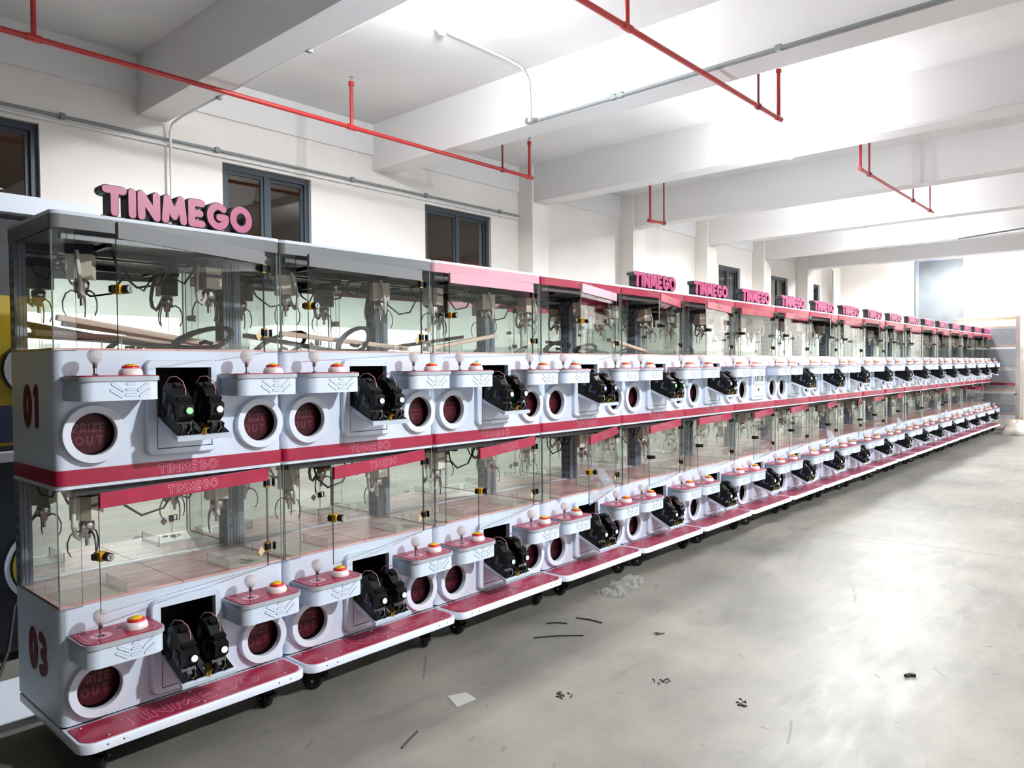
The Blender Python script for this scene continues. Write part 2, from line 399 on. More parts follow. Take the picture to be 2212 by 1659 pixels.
# ------------------------------------------------------------------ claw machine towers
DZ = 1.035
LV = {'lower': (.185, .658, 1.147, -DZ), 'upper': (1.147, 1.69, 2.17, 0.)}
def cab_body(lo, hi, dz):
    mb = MB(); rc = .035; x0, x1, yb = .003, .997, .55
    holes = [circ(.138, 1.351 + dz, .09, 32), circ(.870, 1.351 + dz, .09, 32), [(.384, 1.40 + dz), (.629, 1.40 + dz), (.629, 1.618 + dz), (.384, 1.618 + dz)]]
    mb.sheet([(x0 + rc, lo), (x1 - rc, lo), (x1 - rc, hi), (x0 + rc, hi)], holes, XZ(0), 'white_enamel')
    out = rrect(x0, x1, 0, yb, rc, 6, 'ab'); n = len(out)
    # shell around (skip the flat front segment)
    front = [i for i in range(n) if abs(out[i][1]) < 1e-6 and abs(out[(i + 1) % n][1]) < 1e-6]
    vs = [(a, b, lo) for a, b in out] + [(a, b, hi) for a, b in out]
    mb.add(vs, [(i, (i + 1) % n, n + (i + 1) % n, n + i) for i in range(n) if i not in front], 'white_enamel', True)
    mb.add(vs[n:], [tuple(range(n))], 'white_enamel'); mb.add(vs[:n], [tuple(reversed(range(n)))], 'deck_grey')
    # dark inside behind the coin door opening and the chute tubes
    mb.box(.384, .629, 0, .26, 1.40 + dz, 1.618 + dz, 'black_matt', skip='f')
    for cx in (.138, .870):
        c = circ(cx, 1.351 + dz, .09, 32)
        mb.add([(a, 0, b) for a, b in c] + [(a, .2, b) for a, b in c], [(i, (i + 1) % 32, 32 + (i + 1) % 32, 32 + i) for i in range(32)], 'black_plastic', True)
        mb.add([(a, .2, b) for a, b in c], [tuple(range(32))], 'black_matt')
    return mb.mesh('cabinet')
ME = {}
for L, (lo, hi, top, dz) in LV.items(): ME['cab_' + L] = cab_body(lo, hi, dz)
def ring_mesh():
    mb = MB()
    mb.lathe([(.117, 0), (.117, .018), (.112, .028), (.106, .031), (.092, .031), (.087, .026), (.086, -.03)], (0, 0, 0), (0, -1, 0), 'white_trim', 40, smooth=True)
    return mb
def open_lathe(prof, n, mt):
    mb = MB(); vs = []
    for r, h in prof:
        for i in range(n): t = 2 * PI * i / n; vs.append((r * math.cos(t), -h, r * math.sin(t)))
    mb.add(vs, [(j * n + i, (j + 1) * n + i, (j + 1) * n + (i + 1) % n, j * n + (i + 1) % n) for j in range(len(prof) - 1) for i in range(n)], mt, True)
    return mb
rm = open_lathe([(.1195, -.002), (.1185, .027)], 40, 'white_trim')
for pr, sm in (([(.1185, .027), (.1165, .030)], False), ([(.1165, .030), (.0885, .030)], False), ([(.0885, .030), (.086, .027)], False), ([(.086, .027), (.0855, .002)], True)):
    q = open_lathe(pr, 40, 'white_trim'); rm.add(q.v, q.f, 'white_trim', sm)
ME['ring'] = rm.mesh('prize_ring')
fm = MB(); fm.lathe([(.0855, 0), (.0855, .004)], (0, .038, 0), (0, -1, 0), 'flap_red', 36)
ME['flap'] = fm.mesh('prize_flap')
pm = MB(); ls, w = word('PRIZE', .03, .0125); fn = lambda a, b, d: (a - w / 2, d, b + .008)
flat_strokes(pm, ls, .0042, fn, .0335, 'flap_print', 4, -.00003)
ls2, w2 = word('OUT', .03, .018); fn2 = lambda a, b, d: (a - w2 / 2, d, b - .044); flat_strokes(pm, ls2, .0042, fn2, .0335, 'flap_print', 4, -.00003)
ME['flap_print'] = pm.mesh('prize_lettering')
# coin door frame
def frame_mesh(dz=0):
    mb = MB(); out = rrect(.345, .657, 1.241, 1.652, .03, 5)
    hole = [(.384, 1.40), (.629, 1.40), (.629, 1.618), (.384, 1.618)]; pan = [(.384, 1.267), (.629, 1.267), (.629, 1.393), (.384, 1.393)]
    ins = rrect(.350, .652, 1.246, 1.647, .026, 5)
    mb.sheet(ins, [hole, pan], XZ(-.03), 'white_enamel')
    n = len(out)
    mb.add([(a, 0, b) for a, b in out] + [(a, -.025, b) for a, b in out] + [(a, -.03, b) for a, b in ins],
           [(i, (i + 1) % n, n + (i + 1) % n, n + i) for i in range(n)] + [(n + i, n + (i + 1) % n, 2 * n + (i + 1) % n, 2 * n + i) for i in range(n)], 'white_enamel', False)
    mb.add([(a, -.03, b) for a, b in hole] + [(a, .004, b) for a, b in hole], [(i, 4 + i, 4 + (i + 1) % 4, (i + 1) % 4) for i in range(4)], 'white_enamel')
    mb.add([(a, -.03, b) for a, b in pan] + [(a, -.018, b) for a, b in pan], [(i, 4 + i, 4 + (i + 1) % 4, (i + 1) % 4) for i in range(4)], 'groove_and_shadow')
    mb.add([(a, -.018, b) for a, b in pan], [(0, 1, 2, 3)], 'groove_and_shadow')
    return mb
ME['frame'] = frame_mesh().mesh('coin_door_frame')
ME['lower_panel'] = MB().box(.388, .625, -.029, -.016, 1.271, 1.389, 'white_enamel').mesh('lower_panel')
# coin door (origin on its hinge line, closed = upright)
cd = MB(); cd.box(.387, .626, -.018, 0, .003, .215, 'white_enamel')
cd.box(.395, .488, 0, .004, .02, .198, 'black_plastic').box(.522, .618, 0, .004, .02, .198, 'black_plastic').box(.49, .52, 0, .02, .0, .03, 'grey_rim')
ME['coin_door'] = cd.mesh('coin_door')
def mech_mesh():
    mb = MB(); P = [(.0, .006), (.192, .006), (.19, .03), (.168, .048), (.188, .082), (.176, .128), (.132, .132), (.122, .148), (.08, .166), (.03, .168), (.0, .145)]
    mb.prism(P, lambda a, b, d: (d, b, a), -.03, .03, 'black_plastic')
    mb.box(-.026, .028, .12, .15, .128, .15, 'black_plastic').box(-.034, .034, .02, .05, .03, .06, 'black_plastic')
    mb.box(-.014, .014, .15, .178, .05, .085, 'black_plastic').box(-.034, .034, .06, .1, .1, .13, 'black_plastic')
    mb.box(-.03, -.022, .006, .05, .185, .206, 'black_plastic').box(.022, .03, .006, .05, .185, .206, 'black_plastic')
    mb.tube([(.012, .01, .197), (.018, .03, .204), (.02, .055, .186)], .004, 'chrome', 5).tube([(-.018, .01, .197), (-.012, .03, .2), (-.016, .05, .186)], .003, 'dark_grey_plastic', 5)
    return mb.mesh('coin_mechanism')
ME['mech'] = mech_mesh()
ME['mech_label'] = MB().box(-.0335, -.0302, .05, .098, .085, .115, 'label_grey').box(-.0335, -.0302, .075, .125, .02, .045, 'label_grey').mesh('label_plate')
ME['mech_disc'] = MB().cyl((-.03, .06, .135), (-.034, .06, .135), .016, 'blue_disc', 16).mesh('blue_disc')
for c in ('white', 'green', 'blue'):
    cv = Vector((.006, .105, .182)); dv_ = Vector((0, .44, .9))
    ME['led_' + c] = MB().cyl(cv - dv_ * .006, cv + dv_ * .010, .018, 'black_plastic', 16).cyl(cv + dv_ * .0095, cv + dv_ * .013, .0135, 'led_' + c, 18).mesh('indicator_disc')
ME['wire'] = MB().tube([(-.022, .15, .0), (-.018, .19, .02), (-.004, .205, .05), (.012, .195, .08), (.02, .165, .1), (.014, .15, .118)], .0022, 'wire_red', 5).mesh('wire')
ME['lock'] = MB().cyl((.505, 0, .195), (.505, .035, .195), .013, 'brass', 12).box(.493, .517, .03, .036, .16, .21, 'brass').cyl((.505, -.024, .195), (.505, -.017, .195), .012, 'chrome', 12).mesh('door_lock')
# closed coin door with two coin windows
cc = MB(); cc.box(.387, .626, -.034, -.022, .003, .215, 'white_enamel')
for x in (.41, .52): cc.box(x, x + .085, -.037, -.034, .03, .13, 'label_grey').box(x + .05, x + .07, -.041, -.037, .075, .12, 'black_plastic').box(x + .008, x + .03, -.0395, -.037, .04, .1, 'grey_rim')
ME['coin_door_closed'] = cc.mesh('coin_door')
ME['panel_lock'] = MB().cyl((.505, -.029, 1.345), (.505, -.036, 1.345), .012, 'black_plastic', 12).cyl((.505, -.036, 1.345), (.505, -.040, 1.345), .006, 'chrome', 10).mesh('panel_lock')
# control tray
def tray_mesh():
    mb = MB(); T = .545; B = .452; r = .055
    out = rrect(0, .315, -.2, 0, r, 8, 'ab'); low = rrect(.006, .309, -.192, 0, r - .004, 8, 'ab'); n = len(out)
    vs = [(a, b, B) for a, b in low] + [(a, b, T - .012) for a, b in low]
    mb.add(vs, [(i, (i + 1) % n, n + (i + 1) % n, n + i) for i in range(n)], 'white_enamel', True)
    mb.add(vs[:n], [tuple(reversed(range(n)))], 'white_enamel')
    lip = [(a, b, T - .016) for a, b in out] + [(a, b, T + .002) for a, b in out]
    mb.add(lip, [(i, (i + 1) % n, n + (i + 1) % n, n + i) for i in range(n)], 'grey_rim', True)
    mb.add(lip[n:], [tuple(range(n))], 'grey_rim'); mb.add(lip[:n], [tuple(reversed(range(n)))], 'grey_rim')
    return mb.mesh('control_tray')
ME['tray'] = tray_mesh()
tp = MB(); tp.prism(rrect(.008, .307, -.192, -.004, .046, 8, 'ab'), fXY, .547, .551, 'crimson_panel'); ME['tray_top'] = tp.mesh('top_panel')
td = MB()
for p, q in (((.03, -.165), (.03, -.03)), ((.285, -.165), (.285, -.03)), ((.045, -.175), (.27, -.175)), ((.165, -.02), (.165, -.05)), ((.045, -.022), (.1, -.022))): flat_strokes(td, [[[p, q]]], .0014, fXY, .5516, 'pink_line', 2)
for r, w in ((.041, .0012), (.03, .0085)): flat_strokes(td, [[arcp(.088, -.105, r, r, 0, 360, 24)]], w, fXY, .5516, 'pink_line', 2, .00002)
ME['tray_decal'] = td.mesh('panel_print')
sc = MB()
for x, y in ((.022, -.022), (.293, -.022), (.05, -.178), (.265, -.178)): sc.lathe([(.0045, 0), (.004, .002), (0, .0028)], (x, y, .551), (0, 0, 1), 'screw_metal', 8)
ME['tray_screws'] = sc.mesh('tray_screw')
ME['stick'] = MB().cyl((.088, -.105, .55), (.088, -.105, .605), .0065, 'chrome', 10).lathe([(.018, 0), (.012, .004), (.007, .007)], (.088, -.105, .551), (0, 0, 1), 'chrome', 14).cyl((.088, -.105, .58), (.088, -.105, .604), .008, 'dark_metal', 10).mesh('joystick_shaft')
bl = MB(); bl.lathe([(.008, -.034), (.013, -.03), (.02, -.02), (.0265, -.008), (.028, .004), (.026, .014), (.02, .022), (.011, .0265), (0, .028)], (.088, -.105, .628), (0, 0, 1), 'ball_crystal', 14, smooth=False)
ME['ball'] = bl.mesh('joystick_ball')
ME['btn_base'] = MB().lathe([(.046, 0), (.046, .008), (.042, .02), (.035, .027), (.033, .027)], (.222, -.105, .551), (0, 0, 1), 'button_white', 24).mesh('button_base')
ME['btn_ring'] = MB().lathe([(.034, .0), (.034, .009), (.03, .012), (.026, .012)], (.222, -.105, .577), (0, 0, 1), 'button_red', 24).mesh('button_ring')
ME['btn_cap'] = MB().lathe([(.027, .0), (.025, .006), (.018, .010), (.01, .012), (0, .0125)], (.222, -.105, .585), (0, 0, 1), 'button_yellow', 20).mesh('button_cap')
SLOTS = [((.120, .516), (.160, .490)), ((.114, .494), (.154, .467)), ((.177, .517), (.200, .517)), ((.174, .495), (.202, .495)), ((.171, .473), (.206, .473)), ((.217, .490), (.252, .517)), ((.223, .467), (.258, .494))]
def slot_into(mb, p, q):
    mb.prism(capsule(p, q, .0058, 5), fXZ, -.1905, -.1928, 'groove_and_shadow'); mb.prism(capsule(p, q, .0043, 5), fXZ, -.1915, -.1952, 'white_enamel')  # grey outer pill paints the shadow line around each raised slot
for i, (p, q) in enumerate(SLOTS):
    mb = MB(); slot_into(mb, p, q); ME['slot%d' % i] = mb.mesh('vent_slot')
mb = MB()
for p, q in SLOTS: slot_into(mb, p, q)
ME['slots'] = mb.mesh('vent_slots')
# plinth step
def step_mesh():
    mb = MB(); out = rrect(.004, .992, -.205, .55, .06, 8, 'ab'); n = len(out); ins = rrect(.008, .988, -.201, .546, .057, 8, 'ab')
    vs = [(a, b, .138) for a, b in out] + [(a, b, .171) for a, b in out] + [(a, b, .175) for a, b in ins]
    mb.add(vs, [(j * n + i, j * n + (i + 1) % n, (j + 1) * n + (i + 1) % n, (j + 1) * n + i) for j in (0, 1) for i in range(n)], 'white_trim', True)
    mb.add(vs[:n], [tuple(reversed(range(n)))], 'deck_grey'); mb.add(vs[2 * n:], [tuple(range(n))], 'white_trim')
    mb.box(.02, .98, .015, .54, .175, .186, 'slot_dark', skip='ud')
    for x in (.1, .16, .84, .9): mb.lathe([(.004, 0), (0, .0006)], (x, -.2052, .157), (0, -1, 0), 'slot_dark', 8)
    return mb.mesh('step_plinth')
ME['step'] = step_mesh()
ME['mat'] = MB().prism(rrect(.02, .976, -.192, -.012, .055, 8, 'ab'), fXY, .174, .1785, 'crimson_panel').mesh('step_panel')
sc = MB()
for x, y in ((.06, -.03), (.93, -.03), (.5, -.03), (.115, -.17), (.5, -.172), (.89, -.17)): sc.lathe([(.007, 0), (.006, .0025), (0, .003)], (x, y, .1785), (0, 0, 1), 'screw_metal', 10)
ME['step_screws'] = sc.mesh('step_screw')
def outline_word(txt, h, gap, r, fn, d, outer='pink_line', inner='crimson_panel', st=1.15, step=-1, w=.0034):
    mb = MB(); ls, wd = word(txt, h, gap, st)
    f = lambda a, b, dd: fn(a - wd / 2, b, dd)
    flat_strokes(mb, ls, r, f, d, outer, 5, step * .00003); flat_strokes(mb, ls, r - w, f, d + step * .0013, inner, 5, step * .00003)
    return mb
ME['step_text'] = outline_word('TINMEGO', .082, .03, .0105, lambda a, b, d: (a + .475, b - .152, d), .1791, step=1).mesh('step_lettering')
ME['band_text'] = outline_word('TINMEGO', .034, .014, .0055, lambda a, b, d: (a + .525, d, b + 1.162), -.0112, step=-1, w=.0022).mesh('band_lettering')
ME['hdr_text'] = outline_word('TINMEGO', .03, .014, .0052, lambda a, b, d: (a, d, b), -.0212, step=-1, w=.0022).mesh('header_lettering')
def band_mesh(z0, z1, mt, off):
    mb = MB(); out = rrect(.003 - off, .997 + off, -off, .55, .035 + off, 6, 'ab'); n = len(out)
    vs = [(a, b, z0) for a, b in out] + [(a, b, z1) for a, b in out]
    mb.add(vs, [(i, (i + 1) % n, n + (i + 1) % n, n + i) for i in range(n)], mt, True); mb.add(vs[n:], [tuple(range(n))], mt); mb.add(vs[:n], [tuple(reversed(range(n)))], mt)
    return mb
bd = band_mesh(1.150, 1.211, 'crimson_panel', .0105)
# keep neighbouring bands apart: clamp to the unit width
bd.v = [(min(max(x, .001), .999), y, z) for x, y, z in bd.v]
ME['band'] = bd.mesh('red_band')
lp = band_mesh(1.134, 1.150, 'white_trim', .004); lp.v = [(min(max(x, .001), .999), y, z) for x, y, z in lp.v]; ME['lip'] = lp.mesh('band_lip')
for hn in ('crimson_panel', 'header_grey', 'header_pale'):
    hb = band_mesh(2.172, 2.226, hn, .0105); hb.v = [(min(max(x, .001), .999), y, z) for x, y, z in hb.v]; ME['top_' + hn] = hb.mesh('top_header')
rf = band_mesh(2.226, 2.240, 'white_trim', .012); rf.v = [(min(max(x, .001), .999), y, z) for x, y, z in rf.v]; ME['roof'] = rf.mesh('roof_panel')
tt = outline_word('TINMEGO', .026, .012, .0046, lambda a, b, d: (a + .5, d, b + 2.186), -.0112, step=-1, w=.0016); ME['top_text'] = tt.mesh('header_lettering')
# glass deck parts (z relative to deck floor), H = deck height
for L, (lo, hi, top, dz) in LV.items():
    H = (1.134 if L == 'lower' else 2.172) - hi; ME['H_' + L] = H
    g = MB(); g.pane(.004, .088, -.006, 0, 0, H, 'y'); ME['strip_' + L] = g.mesh('fixed_pane')
    g = MB(); g.pane(0, .006, .012, .475, 0, H, 'x'); ME['side_' + L] = g.mesh('side_pane')
    g = MB(); g.pane(-.818, -.002, -.007, -.001, -.004, H - .006, 'y'); ME['door_' + L] = g.mesh('door_pane')
    for hn in ('crimson_panel', 'header_grey', 'header_pale'):
        ME['dhdr_%s_%s' % (L, hn)] = MB().box(-.82, -.004, -.0205, -.0075, H - .064, H - .004, hn).mesh('door_header')
    ME['mirror_' + L] = MB().box(.05, .95, .526, .532, .012, H, 'mirror').mesh('mirror_panel')
    ME['mtrim_' + L] = MB().box(.05, .95, .512, .53, .002, .012, 'white_trim').mesh('mirror_trim')
    um = MB(); um.box(0, .044, .478, .55, 0, H, 'slate_metal')
    um.box(.0435, .0455, .478, .486, 0, H, 'slate_metal').box(.0435, .0455, .542, .55, 0, H, 'slate_metal')
    for k in range(9):
        z = .02 + k * .052
        um.box(-.0006, .002, .497, .505, z, z + .03, 'slot_dark').box(-.0006, .002, .523, .531, z, z + .03, 'slot_dark')
    um.box(.013, .016, .4772, .479, 0, H, 'slot_dark').box(.03, .032, .4772, .479, 0, H, 'slot_dark')
    ME['upright_' + L] = um.mesh('upright_post')
    ra = MB(); ra.box(.05, .95, .03, .06, H - .035, H - .008, 'dark_metal').box(.05, .95, .46, .49, H - .035, H - .008, 'dark_metal')
    ME['rail_' + L] = ra.mesh('gantry_rail')
    cb = MB(); 
    for x in (.24, .76): cb.box(x - .012, x + .012, .06, .46, H - .05, H - .03, 'black_plastic')
    cb.tube([(.3, .2, H - .04), (.34, .22, H - .13), (.42, .24, H - .19), (.52, .24, H - .17), (.6, .24, H - .05)], .0055, 'rubber', 6)
    cb.tube([(.55, .3, H - .03), (.6, .3, H - .12), (.66, .29, H - .15), (.72, .28, H - .06)], .005, 'rubber', 6)
    cb.tube([(.12, .35, H - .03), (.15, .34, H - .11), (.2, .33, H - .13), (.24, .33, H - .04)], .005, 'rubber', 6)
    ME['cable_' + L] = cb.mesh('cable_loom')
    ME['ceil_' + L] = MB().box(.01, .99, .01, .52, H - .006, H - .0005, 'deck_grey').mesh('deck_ceiling')
pf = [MB().box(.008, .498, .012, .475, .0005, .009, 'marble_tile'), MB().box(.502, .992, .012, .475, .0005, .009, 'marble_tile')]
pf += [MB().box(.05, .498, .477, .51, .0005, .009, 'marble_tile'), MB().box(.502, .95, .477, .51, .0005, .009, 'marble_tile')]
ME['tiles'] = [p.mesh('floor_tile') for p in pf]
ME['div_a'] = MB().pane(.03, .27, .25, .254, .009, .05, 'y', 'acrylic').pane(.268, .272, .03, .25, .009, .05, 'x', 'acrylic').mesh('chute_divider')
ME['div_b'] = MB().pane(.73, .97, .25, .254, .009, .05, 'y', 'acrylic').pane(.728, .732, .03, .25, .009, .05, 'x', 'acrylic').mesh('chute_divider')
ME['chute_a'] = MB().box(.035, .262, .03, .248, .0092, .0098, 'cream_plastic').mesh('chute_cover'); ME['chute_b'] = MB().box(.738, .965, .03, .248, .0092, .0098, 'cream_plastic').mesh('chute_cover')
ME['hinge'] = MB().box(-.012, .012, -.014, .004, -.022, .022, 'brass').box(-.0125, .0125, -.0145, .0045, -.015, .015, 'black_plastic').mesh('hinge')
ME['hingeU'] = MB().box(.03, .034, -.024, -.006, -.018, .018, 'black_plastic').box(.018, .034, -.024, -.02, .014, .018, 'black_plastic').box(.018, .034, -.024, -.02, -.018, -.014, 'black_plastic').mesh('hinge_handle')
ME['dlock'] = MB().box(-.832, -.800, -.032, .012, -.017, .017, 'yellow_plastic').box(-.846, -.832, -.01, .006, -.012, .012, 'black_plastic').cyl((-.808, -.032, 0), (-.808, -.058, 0), .017, 'black_plastic', 16).cyl((-.808, -.058, 0), (-.808, -.062, 0), .0135, 'chrome', 16).box(-.8095, -.8065, -.0632, -.062, -.008, .008, 'slot_dark').mesh('door_lock')
ME['dlock_dark'] = MB().box(-.828, -.802, -.026, .01, -.014, .014, 'black_plastic').cyl((-.808, -.026, 0), (-.808, -.05, 0), .014, 'black_plastic', 12).cyl((-.808, -.05, 0), (-.808, -.053, 0), .008, 'brass', 10).mesh('door_lock')
ME['sticker'] = MB().add([(-.06, -.0074, .075), (-.04, -.0074, .05), (-.02, -.0074, .075), (-.04, -.0074, .1)], [(0, 1, 2, 3)], 'sticker_tan').mesh('diamond_sticker')
# claw (origin at carriage top, hangs down)
cl = MB(); cl.lathe([(.012, -.2), (.016, -.195), (.018, -.17), (.03, -.165), (.032, -.13), (.026, -.12), (.012, -.115), (.01, -.1)], (0, 0, 0), (0, 0, 1), 'chrome', 14)
cl.cyl((0, 0, -.115), (0, 0, 0), .004, 'dark_metal', 6); cl.box(-.03, .03, -.006, .006, -.15, -.14, 'dark_metal').cyl((0, 0, -.23), (0, 0, -.2), .008, 'chrome', 10)
ME['claw'] = cl.mesh('claw')
ME['prong'] = MB().tube([(.016, 0, -.175), (.04, 0, -.165), (.062, 0, -.18), (.075, 0, -.215), (.074, 0, -.25), (.062, 0, -.275)], .0042, 'dark_metal', 6, taper=.0028).mesh('prong')
ME['motor'] = MB().box(-.042, .042, -.05, .05, -.115, -.01, 'cream_plastic').box(-.048, .048, -.056, .056, -.012, .03, 'dark_grey_plastic').box(-.043, .043, -.0505, -.05, -.06, -.045, 'label_grey').mesh('motor_box')
ME['hose'] = MB().tube([(-.05, 0, 0), (-.066, -.01, -.06), (-.075, -.02, -.13), (-.068, -.02, -.175), (-.05, -.02, -.19), (-.032, -.015, -.165), (-.018, -.01, -.13)], .0095, 'hose_white', 8).mesh('coil_hose')
# caster
ca = MB(); ca.box(-.035, .035, -.035, .035, .128, .139, 'black_plastic').cyl((0, 0, .105), (0, 0, .13), .02, 'black_plastic', 12)
ca.box(-.028, -.02, -.03, .04, .045, .11, 'black_plastic').box(.02, .028, -.03, .04, .045, .11, 'black_plastic').box(-.028, .028, -.03, .04, .098, .11, 'black_plastic')
ca.cyl((-.032, .012, .05), (.032, .012, .05), .007, 'screw_metal', 8).cyl((-.0285, .0, .09), (.0285, .0, .09), .004, 'screw_metal', 6)
ca.box(-.02, .02, -.06, -.03, .06, .075, 'black_plastic')
ME['caster'] = ca.mesh('caster')
ME['wheel'] = MB().lathe([(.03, -.018), (.046, -.016), (.05, -.009), (.05, .009), (.046, .016), (.03, .018)], (0, .012, .05), (1, 0, 0), 'rubber', 20).mesh('wheel')
# digits on the left flank
def digits(txt, z0):
    mb = MB(); h = .138; z0 += .004; ls, w = word(txt, h, .062, 1.0); f = lambda a, b, d: (d, .368 - a, b + z0)
    flat_strokes(mb, ls, .0245, f, .0022, 'digit_red', 6, -.00004)
    return mb.mesh('number_decal')
ME['dig_lower'] = digits('03', .358); ME['dig_upper'] = digits('01', 1.388)
# standing letters on the roof
SL, SWD = word('TINMEGO', .092, .037, 1.0)
def letter_mesh(Ls):
    mb = MB(); f = lambda a, b, d: (a - SWD / 2 + .525, d, b + 2.262)
    for L in Ls:
        solid_strokes(mb, L, .0195, f, .072, .004, 'black_plastic')
        solid_strokes(mb, L, .0155, f, .004, -.003, 'sign_pink', back=False)
    return mb.mesh('letter')
ME['letters'] = [letter_mesh([l]) for l in SL]; ME['letters_all'] = letter_mesh(SL)
ME['sign_base'] = MB().box(.2, .85, .02, .05, 2.2395, 2.25, 'black_plastic').mesh('sign_base')

LOW_ANG = {0: 10.5, 1: 16.5, 2: 17, 3: 21, 4: 12.5, 5: 5.5, 6: 10.5, 7: 8.5, 8: 11.5, 9: 15.5, 10: 7, 11: 9, 12: 14, 13: 19, 14: 8, 15: 38, 16: 12, 17: 10, 18: 44}
UP_ANG = {0: 20, 1: 6.5, 2: 3, 3: 17.5, 4: 18.5, 5: 11, 6: 1.5, 7: 4.5, 8: 14.5, 9: 3, 10: 12, 11: 6, 12: 4, 13: 10, 14: 5, 15: 9, 16: 6, 17: 12, 18: 5}
NUNIT = 19
XS = [k * 1.0 if k <= 9 else k + .05 * (k - 9) for k in range(NUNIT)]
SIGNS = {0} | set(range(4, NUNIT))
ORD = ['first', 'second', 'third', 'fourth', 'fifth', 'sixth', 'seventh', 'eighth', 'ninth', 'tenth', 'eleventh', 'twelfth', 'thirteenth', 'fourteenth', 'fifteenth', 'sixteenth', 'seventeenth', 'eighteenth', 'nineteenth']
LAB = {0: 'nearest claw machine with red 01 and 03 on its flank and large roof letters',
       1: 'second claw machine from the near end, bare grey top header, coiled cable in upper case',
       2: 'third claw machine from the near end, pale pink top header and no roof letters',
       3: 'fourth claw machine from the near end, red top header without roof letters',
       6: 'seventh claw machine from the near end, its upper coin door shut', 18: 'nineteenth and last claw machine, lower glass door swung wide open beside the rack'}
def deck(root, L, k, near):
    lo, hi, top, dz = LV[L]; H = ME['H_' + L]; D = (0, 0, hi); mid = k < 11
    hn = 'crimson_panel' if L == 'lower' else {0: 'header_grey', 1: 'header_grey', 2: 'header_pale', 3: 'header_pale'}.get(k, 'crimson_panel')
    for i, t in enumerate(ME['tiles']): inst(t, 'floor_tile', root, D)
    inst(ME['strip_' + L], 'fixed_pane', root, D); inst(ME['strip_' + L], 'fixed_pane', root, (.908, 0, hi))
    inst(ME['side_' + L], 'side_pane', root, (.006, 0, hi)); inst(ME['side_' + L], 'side_pane', root, (.988, 0, hi))
    inst(ME['mirror_' + L], 'mirror_panel', root, D)
    inst(ME['mtrim_' + L], 'mirror_trim', root, D)
    inst(ME['upright_' + L], 'upright_post', root, (.003, 0, hi)); inst(ME['upright_' + L], 'upright_post', root, (.953, 0, hi))
    inst(ME['rail_' + L], 'gantry_rail', root, D); inst(ME['cable_' + L], 'cable_loom', root, D); inst(ME['ceil_' + L], 'deck_ceiling', root, D)
    if near:
        for c in 'ab': inst(ME['div_' + c], 'chute_divider', root, D); inst(ME['chute_' + c], 'chute_cover', root, D)
    d = inst(ME['door_' + L], 'door_pane', root, (.907, 0, hi), (0, 0, R((LOW_ANG if L == 'lower' else UP_ANG)[k])))
    inst(ME['dhdr_%s_%s' % (L, hn)], 'door_header', d)
    if hn == 'crimson_panel' and k < 9: inst(ME['hdr_text'], 'header_lettering', d, (-.41, 0, H - .048))
    inst(ME['dlock' if k < 4 else 'dlock_dark'], 'door_lock', d, (0, 0, .225))
    if mid:
        for z in (.09, .40): inst(ME['hinge'], 'hinge', d, (0, 0, z)); inst(ME['hingeU'], 'hinge_handle', d, (0, 0, z))
        if near: inst(ME['sticker'], 'diamond_sticker', d)
    for j, x in enumerate((.19 + .05 * ((k * 7 + (L == 'upper') * 3) % 3) / 3, .80 - .06 * ((k * 5 + (L == 'upper')) % 3) / 3)):
        y = .24 + .05 * ((k + j) % 2); c = inst(ME['claw'], 'claw', root, (x, y, hi + H - .055), (0, 0, rnd.uniform(0, 2)))
        for a in (0, 120, 240): inst(ME['prong'], 'prong', c, (0, 0, 0), (0, 0, R(a + 20 * j)))
        inst(ME['motor'], 'motor_box', c)
        inst(ME['hose'], 'coil_hose', c, (0, 0, 0), (0, 0, rnd.uniform(-.5, .5)))
def cabinet(root, L, k, near):
    lo, hi, top, dz = LV[L]
    cab = inst(ME['cab_' + L], 'cabinet', root)
    if k == 0: inst(ME['dig_' + L], 'number_decal', cab)
    for cx in (.138, .870):
        r = inst(ME['ring'], 'prize_ring', root, (cx, 0, 1.351 + dz))
        f = inst(ME['flap'], 'prize_flap', r)
        if k < 9: inst(ME['flap_print'], 'prize_lettering', r)
    fr = inst(ME['frame'], 'coin_door_frame', root, (0, 0, dz)); inst(ME['lower_panel'], 'lower_panel', fr)
    if L == 'upper' and k == 6:
        inst(ME['coin_door_closed'], 'coin_door', root, (0, 0, 1.40)); inst(ME['panel_lock'], 'panel_lock', fr)
    else:
        ang = 112 + (0 if k < 3 else rnd.uniform(-5, 5))
        cdr = inst(ME['coin_door'], 'coin_door', root, (0, -.022, 1.408 + dz), (R(ang), 0, 0))
        inst(ME['lock'], 'door_lock', cdr)
        for j, x in enumerate((.424, .555)):
            mc = inst(ME['mech'], 'coin_mechanism', root, (x, -.022, 1.408 + dz), (R(ang), 0, 0))
            led = {0: ('green', 'white'), 3: ('blue', 'blue'), 4: ('green', 'green')}.get(k, ('white', 'white'))[j] if L == 'upper' else 'white'
            inst(ME['led_' + led], 'indicator_disc', mc)
            if k < 10: inst(ME['mech_disc'], 'blue_disc', mc); inst(ME['mech_label'], 'label_plate', mc)
            if k < 5: inst(ME['wire'], 'wire', mc)
    for x in (.03, .672):
        t = inst(ME['tray'], 'control_tray', root, (x, 0, 1.037 + dz))
        inst(ME['tray_top'], 'top_panel', t); inst(ME['stick'], 'joystick_shaft', t); inst(ME['ball'], 'joystick_ball', t)
        inst(ME['btn_base'], 'button_base', t); inst(ME['btn_ring'], 'button_ring', t); inst(ME['btn_cap'], 'button_cap', t)
        if k < 3:
            for i in range(7): inst(ME['slot%d' % i], 'vent_slot', t)
        elif k < 10: inst(ME['slots'], 'vent_slots', t)
        if k < 6: inst(ME['tray_decal'], 'panel_print', t); inst(ME['tray_screws'], 'tray_screw', t)
